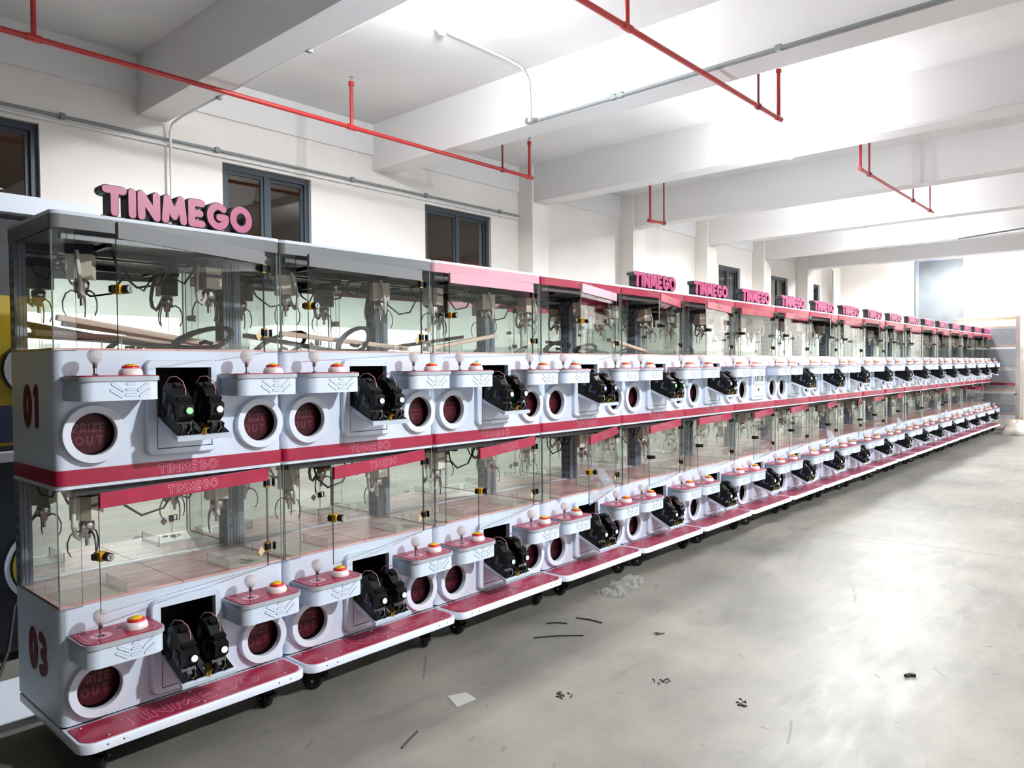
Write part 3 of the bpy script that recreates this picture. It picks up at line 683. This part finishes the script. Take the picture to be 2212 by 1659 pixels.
for k in range(NUNIT):
    root = empty('claw_machine', (XS[k], 0, 0))
    lab = LAB.get(k) or '%s claw machine from the near end, small letters standing on its roof' % ORD[k]
    tag(root, lab, 'claw machine', 'white two-tier claw machines in the long row')
    near = k < 7
    for L in ('lower', 'upper'): cabinet(root, L, k, near); deck(root, L, k, near)
    st = inst(ME['step'], 'step_plinth', root); inst(ME['mat'], 'step_panel', st); inst(ME['step_text'], 'step_lettering', st)
    if k < 6: inst(ME['step_screws'], 'step_screw', st)
    b = inst(ME['band'], 'red_band', root); inst(ME['band_text'], 'band_lettering', b); inst(ME['lip'], 'band_lip', b)
    hn = {0: 'header_grey', 1: 'header_grey', 2: 'header_pale'}.get(k, 'crimson_panel')
    tb = inst(ME['top_' + hn], 'top_header', root); inst(ME['roof'], 'roof_panel', root)
    if hn == 'crimson_panel' and k < 9: inst(ME['top_text'], 'header_lettering', tb)
    if k in SIGNS:
        sb = inst(ME['sign_base'], 'sign_base', root)
        if k == 0:
            for me in ME['letters']: inst(me, 'letter', sb)
        else: inst(ME['letters_all'], 'letters', sb)
    for x, y in ((.12, -.07), (.85, -.07), (.12, .44), (.85, .44)):
        if k > 9 and y > 0: continue
        c = inst(ME['caster'], 'caster', root, (x, y, 0), (0, 0, rnd.uniform(-.6, .9))); inst(ME['wheel'], 'wheel', c)

# ------------------------------------------------------------------ pipes, conduits, lamps under the ceiling
def pipe_run(name, label, pts_main, risers, r=.021, hangers=()):
    root = empty(name, pts_main[0]); tag(root, label, 'pipe', 'red sprinkler pipes under the ceiling')
    o = Vector(pts_main[0])
    mb = MB(); mb.tube([Vector(p) - o for p in pts_main], r, 'pipe_red', 10); mb.build('pipe', root)
    for x, y, z0, z1 in risers:
        m2 = MB(); m2.cyl(Vector((x, y, z0)) - o, Vector((x, y, z1 - .07)) - o, r * .85, 'pipe_red', 10)
        m2.cyl(Vector((x, y, z1 - .1)) - o, Vector((x, y, z1 - .06)) - o, r * 1.25, 'pipe_red', 10)
        m2.cyl(Vector((x - .05, y, z0)) - o, Vector((x + .05, y, z0)) - o, r * 1.3, 'pipe_red', 10)
        rs = m2.build('riser', root)
        MB().cyl(Vector((x, y, z1 - .06)) - o, Vector((x, y, z1 - .02)) - o, .008, 'steel_grey', 8).lathe([(.02, 0), (.022, .004), (0, .006)], Vector((x, y, z1 - .015)) - o, (0, 0, 1), 'steel_grey', 10).cyl(Vector((x - .012, y, z1 - .05)) - o, Vector((x - .012, y, z1 - .01)) - o, .003, 'steel_grey', 6).build('sprinkler_head', rs)
    for x, y, z0, z1 in hangers:
        m3 = MB().cyl(Vector((x, y, z0)) - o, Vector((x, y, z1)) - o, .012, 'pipe_dark_red', 8).lathe([(.03, -.02), (.03, .02)], Vector((x, y, z0)) - o, (1, 0, 0), 'pipe_dark_red', 12).box(x - o.x - .05, x - o.x + .05, y - o.y - .02, y - o.y + .02, z1 - o.z - .012, z1 - o.z, 'steel_grey')
        m3.build('hanger_rod', root)
    return root
ZP = 3.925
pipe_run('sprinkler_pipe', 'long red sprinkler pipe crossing left beam above the near machines', [(-3.95, 2.68, ZP), (6.05, 2.68, ZP)], [(.73, 2.68, ZP, ZC), (3.41, 2.68, ZP, 4.42), (6.05, 2.68, ZP, 4.42)], hangers=[(5.56, 2.68, ZP, ZC)])
pipe_run('sprinkler_pipe', 'red sprinkler pipe sloping across the top centre of the photo', [(-3.95, -.47, ZP - .02), (5.95, -.47, ZP - .02)], [(3.38, -.47, ZP - .02, 4.42), (5.95, -.47, ZP - .02, 4.42)], hangers=[(5.5, -.47, ZP - .02, ZC)])
pipe_run('sprinkler_pipe', 'faded red sprinkler pipe at upper right with a tall rod beside its riser', [(8.42, -.45, ZP - .02), (11.9, -.45, ZP - .02)], [(8.42, -.45, ZP - .02, 4.42)], r=.018, hangers=[(8.75, -.45, ZP - .02, ZC), (10.75, -.45, ZP - .02, ZC), (11.7, -.45, ZP - .02, ZC)])
pipe_run('sprinkler_pipe', 'short red pipe drop with elbow in front of the far left wall', [(8.85, 2.68, 3.78), (9.25, 2.68, 3.8)], [(8.85, 2.68, 3.78, 4.42)], r=.02, hangers=[(9.25, 2.68, 3.8, ZC)])
def conduit(name, label, pts, r, mt, clips=()):
    o = Vector(pts[0]); root = empty(name, o); tag(root, label, 'conduit')
    MB().tube([Vector(p) - o for p in pts], r, mt, 8).build('tube', root)
    for p in clips: c = Vector(p) - o; MB().box(c.x - .02, c.x + .02, c.y - .025, c.y + .02, c.z - .022, c.z + .025, 'conduit_grey').build('clip', root)
    return root
cl_pts = [(x, YW - .035, 3.815) for x in (-1, 1.3, 2.7, 4.35, 5.5, 6.9)]
conduit('conduit', 'grey conduit running along the window wall above the windows', [(X0, YW - .035, 3.815), (7.3, YW - .035, 3.815)], .014, 'conduit_grey', cl_pts)
conduit('conduit', 'white conduit just under the grey one on the window wall', [(X0, YW - .025, 3.765), (7.3, YW - .025, 3.765)], .012, 'conduit_white')
conduit('conduit', 'white conduit bending from the first beam down the window wall', [(2.235, -8, 4.0), (2.235, 2.2, 4.0), (2.235, 2.6, 3.99), (2.235, 3.72, 3.985), (2.22, 3.88, 3.95), (2.215, 3.925, 3.88), (2.215, 3.925, 2.3)], .012, 'conduit_white', [(2.235, 1.6, 4.0), (2.235, 3.0, 3.99)])
conduit('conduit', 'white conduit curving from the smoke detector down to the junction box', [(3.57, 1.48, ZC - .015), (4.3, 1.48, ZC - .015), (4.52, 1.48, ZC - .03), (4.63, 1.48, ZC - .12), (4.65, 1.48, ZC - .25), (4.64, 1.47, 4.03)], .011, 'conduit_white')
conduit('conduit', 'grey conduit along the second beam below its side face', [(4.64, 1.36, 3.99), (4.64, -.6, 4.0), (4.64, -8.5, 4.0)], .016, 'conduit_grey', [(4.645, .5, 4.0), (4.645, .42, 4.0), (4.645, -1.0, 4.0)])
conduit('conduit', 'thin white conduit along the third beam leading to the lit lamp', [(7.35, -.2, 3.985), (7.35, -8.5, 3.985)], .013, 'conduit_white')
conduit('conduit', 'dark cable hanging down the far corner of the window wall', [(19.82, 3.7, 4.1), (19.8, 3.69, 3.9), (19.82, 3.69, 3.3), (19.83, 3.69, 2.0)], .016, 'conduit_grey')
conduit('conduit', 'grey conduit high on the end of the hall at right', [(13.9, -.4, 3.75), (13.9, -3.6, 3.95)], .014, 'conduit_grey')
jb = MB().cyl((0, 0, -.02), (0, 0, .02), .05, 'steel_grey', 12).box(-.02, .02, -.09, -.045, -.012, .012, 'steel_grey'); tag(jb.build('junction_box', None, (4.63, 1.46, 4.0)), 'round grey junction box under the second beam', 'junction box')
sd = empty('smoke_detector', (3.49, 1.48, ZC)); tag(sd, 'white smoke detector on the ceiling near the bright lamp', 'smoke detector')
MB().lathe([(.06, -.02), (.062, 0)], (0, 0, 0), (0, 0, 1), 'conduit_white', 16).build('base', sd); MB().lathe([(.0, -.06), (.03, -.055), (.045, -.02)], (0, 0, 0), (0, 0, 1), 'conduit_white', 16).build('sensor_dome', sd)
LLAB = ['round ceiling lamp at the top edge over the second machine', 'lit globe lamp under the third beam at upper centre right', 'globe lamp over the twelfth machine', 'globe lamp over the sixteenth machine', 'globe lamp over the last machine',
        'globe lamp over the aisle beside the camera', 'globe lamp over the middle of the aisle', 'globe lamp over the far aisle', 'unseen globe lamp added over the aisle to brighten the end wall']
for (x, y, z, w, zc), lb in zip(LAMPS, LLAB):
    lr = empty('ceiling_lamp', (x, y, zc)); tag(lr, lb, 'lamp', 'globe lamps under the ceiling')
    MB().lathe([(.02, z - zc + .06), (.035, z - zc + .07), (.035, -.02), (.06, -.018), (.065, 0)], (0, 0, 0), (0, 0, 1), 'grey_rim', 14).build('lamp_holder', lr)
    MB().lathe([(0, -.06), (.03, -.052), (.05, -.03), (.06, 0), (.05, .032), (.03, .055), (.02, .07)], (0, 0, z - zc), (0, 0, 1), 'bulb', 16).build('bulb', lr)

# ------------------------------------------------------------------ things in the upper cases
def plank(x0, y0, z0, x1, y1, z1, label):
    d = Vector((x1 - x0, y1 - y0, z1 - z0)); L = d.length; ry = -math.asin(d.z / L); rz = math.atan2(d.y, d.x)
    r = empty('wood_plank', (x0, y0, z0), (0, ry, rz)); tag(r, label, 'plank', 'planks lying in the upper cases')
    MB().box(0, L, -.022, .022, -.012, .012, 'plank_wood').build('board', r); MB().box(-.003, 0, -.021, .021, -.011, .011, 'plank_end').build('end_cap', r)
zd = 1.70
plank(.10, .26, 1.835, .80, .20, zd + .02, 'beige plank propped highest in the nearest upper case')
plank(.14, .32, 1.815, .84, .27, zd + .02, 'beige plank propped second in the nearest upper case')
plank(.05, .40, 1.775, .92, .40, zd + .03, 'greyish plank leaning low at the back of the nearest upper case')
plank(1.93, .16, zd + .02, 1.2, .34, 1.80, 'pale plank leaning leftward in the second upper case')
plank(2.14, .22, zd + .02, 2.92, .36, 1.83, 'grey plank rising to the right in the third upper case')
plank(4.12, .2, 1.82, 4.9, .3, zd + .02, 'weathered plank sloping down in the fifth upper case')
def coil(x, y, z, label, s=1., tilt=.9, n=4, seed=0):
    q = random.Random(seed); mb = MB(); pts = []
    for i in range(n * 16):
        t = 2 * PI * i / 16; a = .115 * s * (1 + .08 * math.sin(i * .37)); b = .05 * s
        u = a * math.cos(t) + .012 * math.sin(i * .21); v = b * math.sin(t) + .018 * (i / (n * 16) - .5)
        pts.append((u, v * math.cos(tilt), max(.0065, .04 * s + v * math.sin(tilt) + u * .25 * s)))
    mb.tube(pts, .0065, 'rubber', 6); mb.tube([(-.02, 0, .03), (.0, -.03, .035), (.03, 0, .03), (0, .03, .04)], .008, 'rubber', 6)
    o = mb.build('cable_coil', None, (x, y, z), (0, 0, q.uniform(-.4, .4))); tag(o, label, 'cable', 'coiled cables in the upper cases')
coil(.66, .09, zd, 'black cable coil at right of the nearest upper case', 1.1, 1.1, 4, 1)
coil(1.55, .15, zd, 'large black cable coil standing in the second upper case', 1.35, 1.35, 4, 2)
coil(3.36, .13, zd, 'black cable coil in the fourth upper case', 1.0, 1.0, 4, 3)
coil(3.78, .18, zd, 'flattened black cable coil at right in the fourth upper case', .9, .8, 4, 4)
coil(5.36, .16, zd, 'small black cable coil in the sixth upper case', .9, .8, 3, 5)

# ------------------------------------------------------------------ things behind the near end
ar = empty('arcade_cabinet', (-.45, 1.5, 0)); tag(ar, 'dark arcade cabinet with a yellow front panel behind the near end of the row', 'arcade cabinet')
MB().box(-1.2, 1.5, 0, .7, .42, 1.2, 'cabinet_dark').box(-1.2, 1.5, .02, .7, .05, .42, 'slot_dark').build('base_cabinet', ar)
MB().box(-1.2, 1.48, -.02, .7, 1.2, 2.02, 'bright_yellow').build('yellow_panel', ar)
MB().box(-1.2, 1.45, -.035, -.02, 1.22, 1.42, 'navy').prism(circ(.80, 1.62, .16, 24), fXZ, -.02, -.035, 'slot_dark').prism(circ(.80, 1.62, .15, 24), fXZ, -.035, -.04, 'grey_panel').prism(circ(.82, 1.61, .11, 20), fXZ, -.04, -.045, 'navy').build('panel_artwork', ar)
MB().prism(circ(.86, .52, .225, 32), fXZ, 0, -.02, 'white_trim').prism(circ(.86, .52, .20, 32), fXZ, -.02, -.024, 'black_plastic').prism(circ(.86, .52, .19, 32), fXZ, -.024, -.028, 'badge_yellow').build('round_badge', ar)
MB().box(-1.2, 1.5, -.12, 0, 1.12, 1.17, 'grey_panel').build('shelf', ar)
MB().box(-1.2, 1.5, .0, .06, 2.02, 2.44, 'cabinet_dark').box(-1.2, 1.5, .06, .7, 2.02, 2.44, 'grey_panel').build('upper_case', ar)
MB().box(-1.2, 1.12, -.06, .75, 2.47, 2.57, 'white_trim').build('top_board', ar)
wp = MB(); q = random.Random(3); g = []
for i in range(7):
    for j in range(5): g.append(((i / 6 - .5) * .34, (j / 4 - .5) * .2, .012 + .10 * math.exp(-((i - 4.2) ** 2) / 3) * (1 - abs(j - 2) / 3) + q.uniform(0, .03)))
wp.add(g, [(i * 5 + j, i * 5 + j + 1, (i + 1) * 5 + j + 1, (i + 1) * 5 + j) for i in range(6) for j in range(4)], 'paper_white')
t = wp.build('wrapping_paper', None, (.06, 1.62, 2.57), (0, 0, .3)); tag(t, 'crumpled white wrapping paper lying on the white top board', 'paper')
for i, (dx, dz, rz) in enumerate(((.02, .10, .4), (-.02, .03, .1))):
    P = [(-.09, .05), (-.05, -.01), (.0, .0), (.09, .02), (.05, .045), (-.02, .05), (-.07, .085)]
    o = MB().prism(P, fXZ, 0, .006, 'paper_grey').build('tape_strip', None, (.10 + dx, 1.50 - .02 * i, 2.62 + dz), (0, rz * .4, 0)); tag(o, ['upper grey torn strip on the crumpled white paper', 'lower grey torn strip on the crumpled white paper'][i], 'strip')
wb = MB().box(-1.6, .30, .60, 1.16, .0, .03, 'white_trim').box(-1.6, .305, .595, .61, .0, .034, 'grey_rim'); tag(wb.build('white_board', None, (0, 0, 0)), 'pale board lying on the floor behind the near machine', 'board')
pc = MB().tube([(.3, 1.34, .5), (.16, 1.22, .38), (.10, 1.1, .2), (.02, .98, .1), (-.2, .9, .045), (-.5, .88, .042)], .009, 'rubber', 6); tag(pc.build('power_cable'), 'black power cable drooping behind the nearest machine', 'cable')

# ------------------------------------------------------------------ goods across the aisle (seen in the mirrors) and the rack at the far end
for x0, x1, h, mt, lb in ((-2.0, .3, 2.45, 'cardboard_white', 'tall white wrapped pallet opposite the nearest machine'), (.5, 1.5, 1.7, 'pink_box', 'pink goods pallet between two white pallets opposite the row'),
        (1.7, 4.2, 2.4, 'cardboard_white', 'widest white wrapped pallet right of the pink pallet'), (4.4, 5.6, 1.75, 'grey_box', 'grey goods pallet opposite the sixth machine'), (5.8, 9.4, 2.35, 'cardboard_white', 'white wrapped pallet farthest along the aisle'), (9.6, 11.0, 1.8, 'mint_box', 'pale mint goods pallet at the end of the stacks')):
    b = empty('goods_pallet', ((x0 + x1) / 2, -7.6, 0)); tag(b, lb, 'pallet', 'wrapped pallets across the aisle'); w = (x1 - x0) / 2
    MB().box(-w, w, -.45, .45, 0, .12, 'plank_wood').build('pallet_base', b)
    n = 4; m_ = max(2, round(2 * w / .6))
    for j in range(n):
        for i in range(m_):
            p = -w + 2 * w * i / m_; z0 = .12 + (h - .12) * j / n; z1 = .12 + (h - .12) * (j + 1) / n
            MB().box(p + .004, p + 2 * w / m_ - .004, -.43 + .01 * ((i + j) % 2), .43, z0 + .003, z1 - .003, mt).build('carton', b)
rk = empty('storage_rack', (19.75, 0.1, 0)); tag(rk, 'orange framed storage rack wrapped in plastic film at the far end', 'rack')
RX, RY, RZ = .25, .62, 2.66
for sx in (-1, 1):
    for sy in (-1, 1): MB().box(sx * RX - .03, sx * RX + .03, sy * RY - .035, sy * RY + .035, .12, RZ, 'rack_orange').build('post', rk)
for z in (.4, .95, 1.45, 1.98, 2.4, 2.62):
    MB().box(-RX - .02, -RX + .02, -RY, RY, z - .03, z + .03, 'rack_orange').box(RX - .02, RX + .02, -RY, RY, z - .03, z + .03, 'rack_orange').box(-RX, RX, -RY - .02, -RY + .02, z - .025, z + .025, 'rack_orange').build('shelf_rail', rk)
for z in (.4, .95, 1.45, 1.98):
    MB().box(-RX + .05, RX - .02, -RY + .07, RY - .05, z + .031, z + .45, 'dark_grey_plastic').build('black_goods', rk)
MB().box(-RX - .04, -RX - .034, -RY - .04, RY + .04, .3, RZ, 'film').box(-RX - .04, RX + .04, -RY - .05, -RY - .044, .3, RZ, 'film').build('plastic_film', rk)
for sx in (-1, 1):
    for sy in (-1, 1): c = MB().cyl((sx * RX - .02, sy * RY, .06), (sx * RX + .02, sy * RY, .06), .06, 'rubber', 14).box(sx * RX - .03, sx * RX + .03, sy * RY - .03, sy * RY + .03, .1, .125, 'black_plastic').build('caster', rk)
def heap(name, label, cat, loc, sx, sy, sz, mt, seed):
    q = random.Random(seed); mb = MB(); n, mrow = 18, 7; vs = []
    for j in range(mrow):
        ph = .5 * PI * j / (mrow - 1)
        for i in range(n):
            a = 2 * PI * i / n; k = 1 + q.uniform(-.18, .18)
            vs.append((sx * math.cos(a) * math.cos(ph) * k, sy * math.sin(a) * math.cos(ph) * k, max(.001, sz * math.sin(ph) * (1 + q.uniform(-.15, .15))) if j else .001))
    mb.add(vs, [(j * n + i, j * n + (i + 1) % n, (j + 1) * n + (i + 1) % n, (j + 1) * n + i) for j in range(mrow - 1) for i in range(n)], mt, True)
    mb.add(vs[-n:], [tuple(range(n))], mt)
    return tag(mb.build(name, None, loc), label, cat)
heap('foam_wrap', 'heap of white foam wrap on the floor before the far rack', 'foam wrap', (18.85, -.62, 0), .45, .3, .3, 'foam_white', 4)
heap('black_bag', 'black bag on the floor against the white foam heap', 'bag', (17.9, -1.15, 0), .22, .17, .16, 'black_plastic', 5)

# ------------------------------------------------------------------ litter on the floor
def bag():
    q = random.Random(21); mb = MB(); nx, ny = 16, 9; vs = []
    for i in range(nx):
        for j in range(ny):
            u = i / (nx - 1) - .5; v = j / (ny - 1) - .5
            vs.append((u * .52 + q.uniform(-.012, .012), v * .2 * (1 - .6 * max(0, u) * 1.5) + q.uniform(-.01, .01), max(.002, .05 * math.exp(-(v * 4) ** 2) * (1 - u * u * 3) + q.uniform(-.02, .03))))
    mb.add(vs, [(i * ny + j, (i + 1) * ny + j, (i + 1) * ny + j + 1, i * ny + j + 1) for i in range(nx - 1) for j in range(ny - 1)], 'bag_film', False)
    return mb.build('plastic_bag', None, (3.56, -.3, 0), (0, 0, .15))
tag(bag(), 'clear plastic bag crumpled on the floor below the fourth machine', 'plastic bag')
o = MB().prism([(-.07, -.05), (.05, -.06), (.07, .03), (-.02, .07)], fXY, .0004, .002, 'tape_clear').build('film_scrap', None, (1.51, -.71, 0)); tag(o, 'small square scrap of clear film on the shaded floor', 'scrap')
def tie(p, q, label, r=.004, mt='rubber'):
    p = Vector((*p, r)); q = Vector((*q, r)); md = (p + q) / 2 + Vector((.012, .008, 0))
    tag(MB().tube([p, md, q], r, mt, 6).build('cable_tie'), label, 'cable tie', 'black cable ties on the floor')
tie((2.60, -.36), (2.68, -.46), 'left black cable tie of the three on the floor below the third machine')
tie((2.80, -.44), (2.83, -.62), 'right black cable tie of the three on the floor below the third machine')
tie((2.36, -.46), (2.58, -.66), 'longest black cable tie lying in front of two others')
tie((3.17, -2.26), (3.21, -2.30), 'short thick black tube piece alone on the bright floor', .009)
tie((1.02, -.86), (1.16, -.80), 'curved black wire scrap on the shaded floor near the first machine')

for i, (x, y, r, sd_) in enumerate(((1.86, -1.06, .05, 31), (2.32, -1.35, .045, 32), (2.35, -1.75, .04, 33), (2.9, -.98, .03, 34))):
    q = random.Random(sd_); mb = MB()
    for j in range(9):
        a = q.uniform(0, 6.28); d = r * q.random(); t = q.uniform(0, 3.1); l = q.uniform(.006, .022)
        p = Vector((d * math.cos(a), d * math.sin(a), .003)); mb.tube([p - Vector((math.cos(t) * l, math.sin(t) * l, 0)), p, p + Vector((math.cos(t + .5) * l, math.sin(t + .5) * l, 0))], .0028, 'dirt', 5)
    o = mb.build('debris', None, (x, y, 0)); tag(o, ['dark dirt crumbs on the shaded floor, nearest of four specks', 'leaf-like dark dirt crumbs at the edge of the shade', 'dirt crumbs on bright floor in front of the shade edge', 'dirt crumbs beside the shade edge farthest of four'][i], 'debris', kind='stuff')
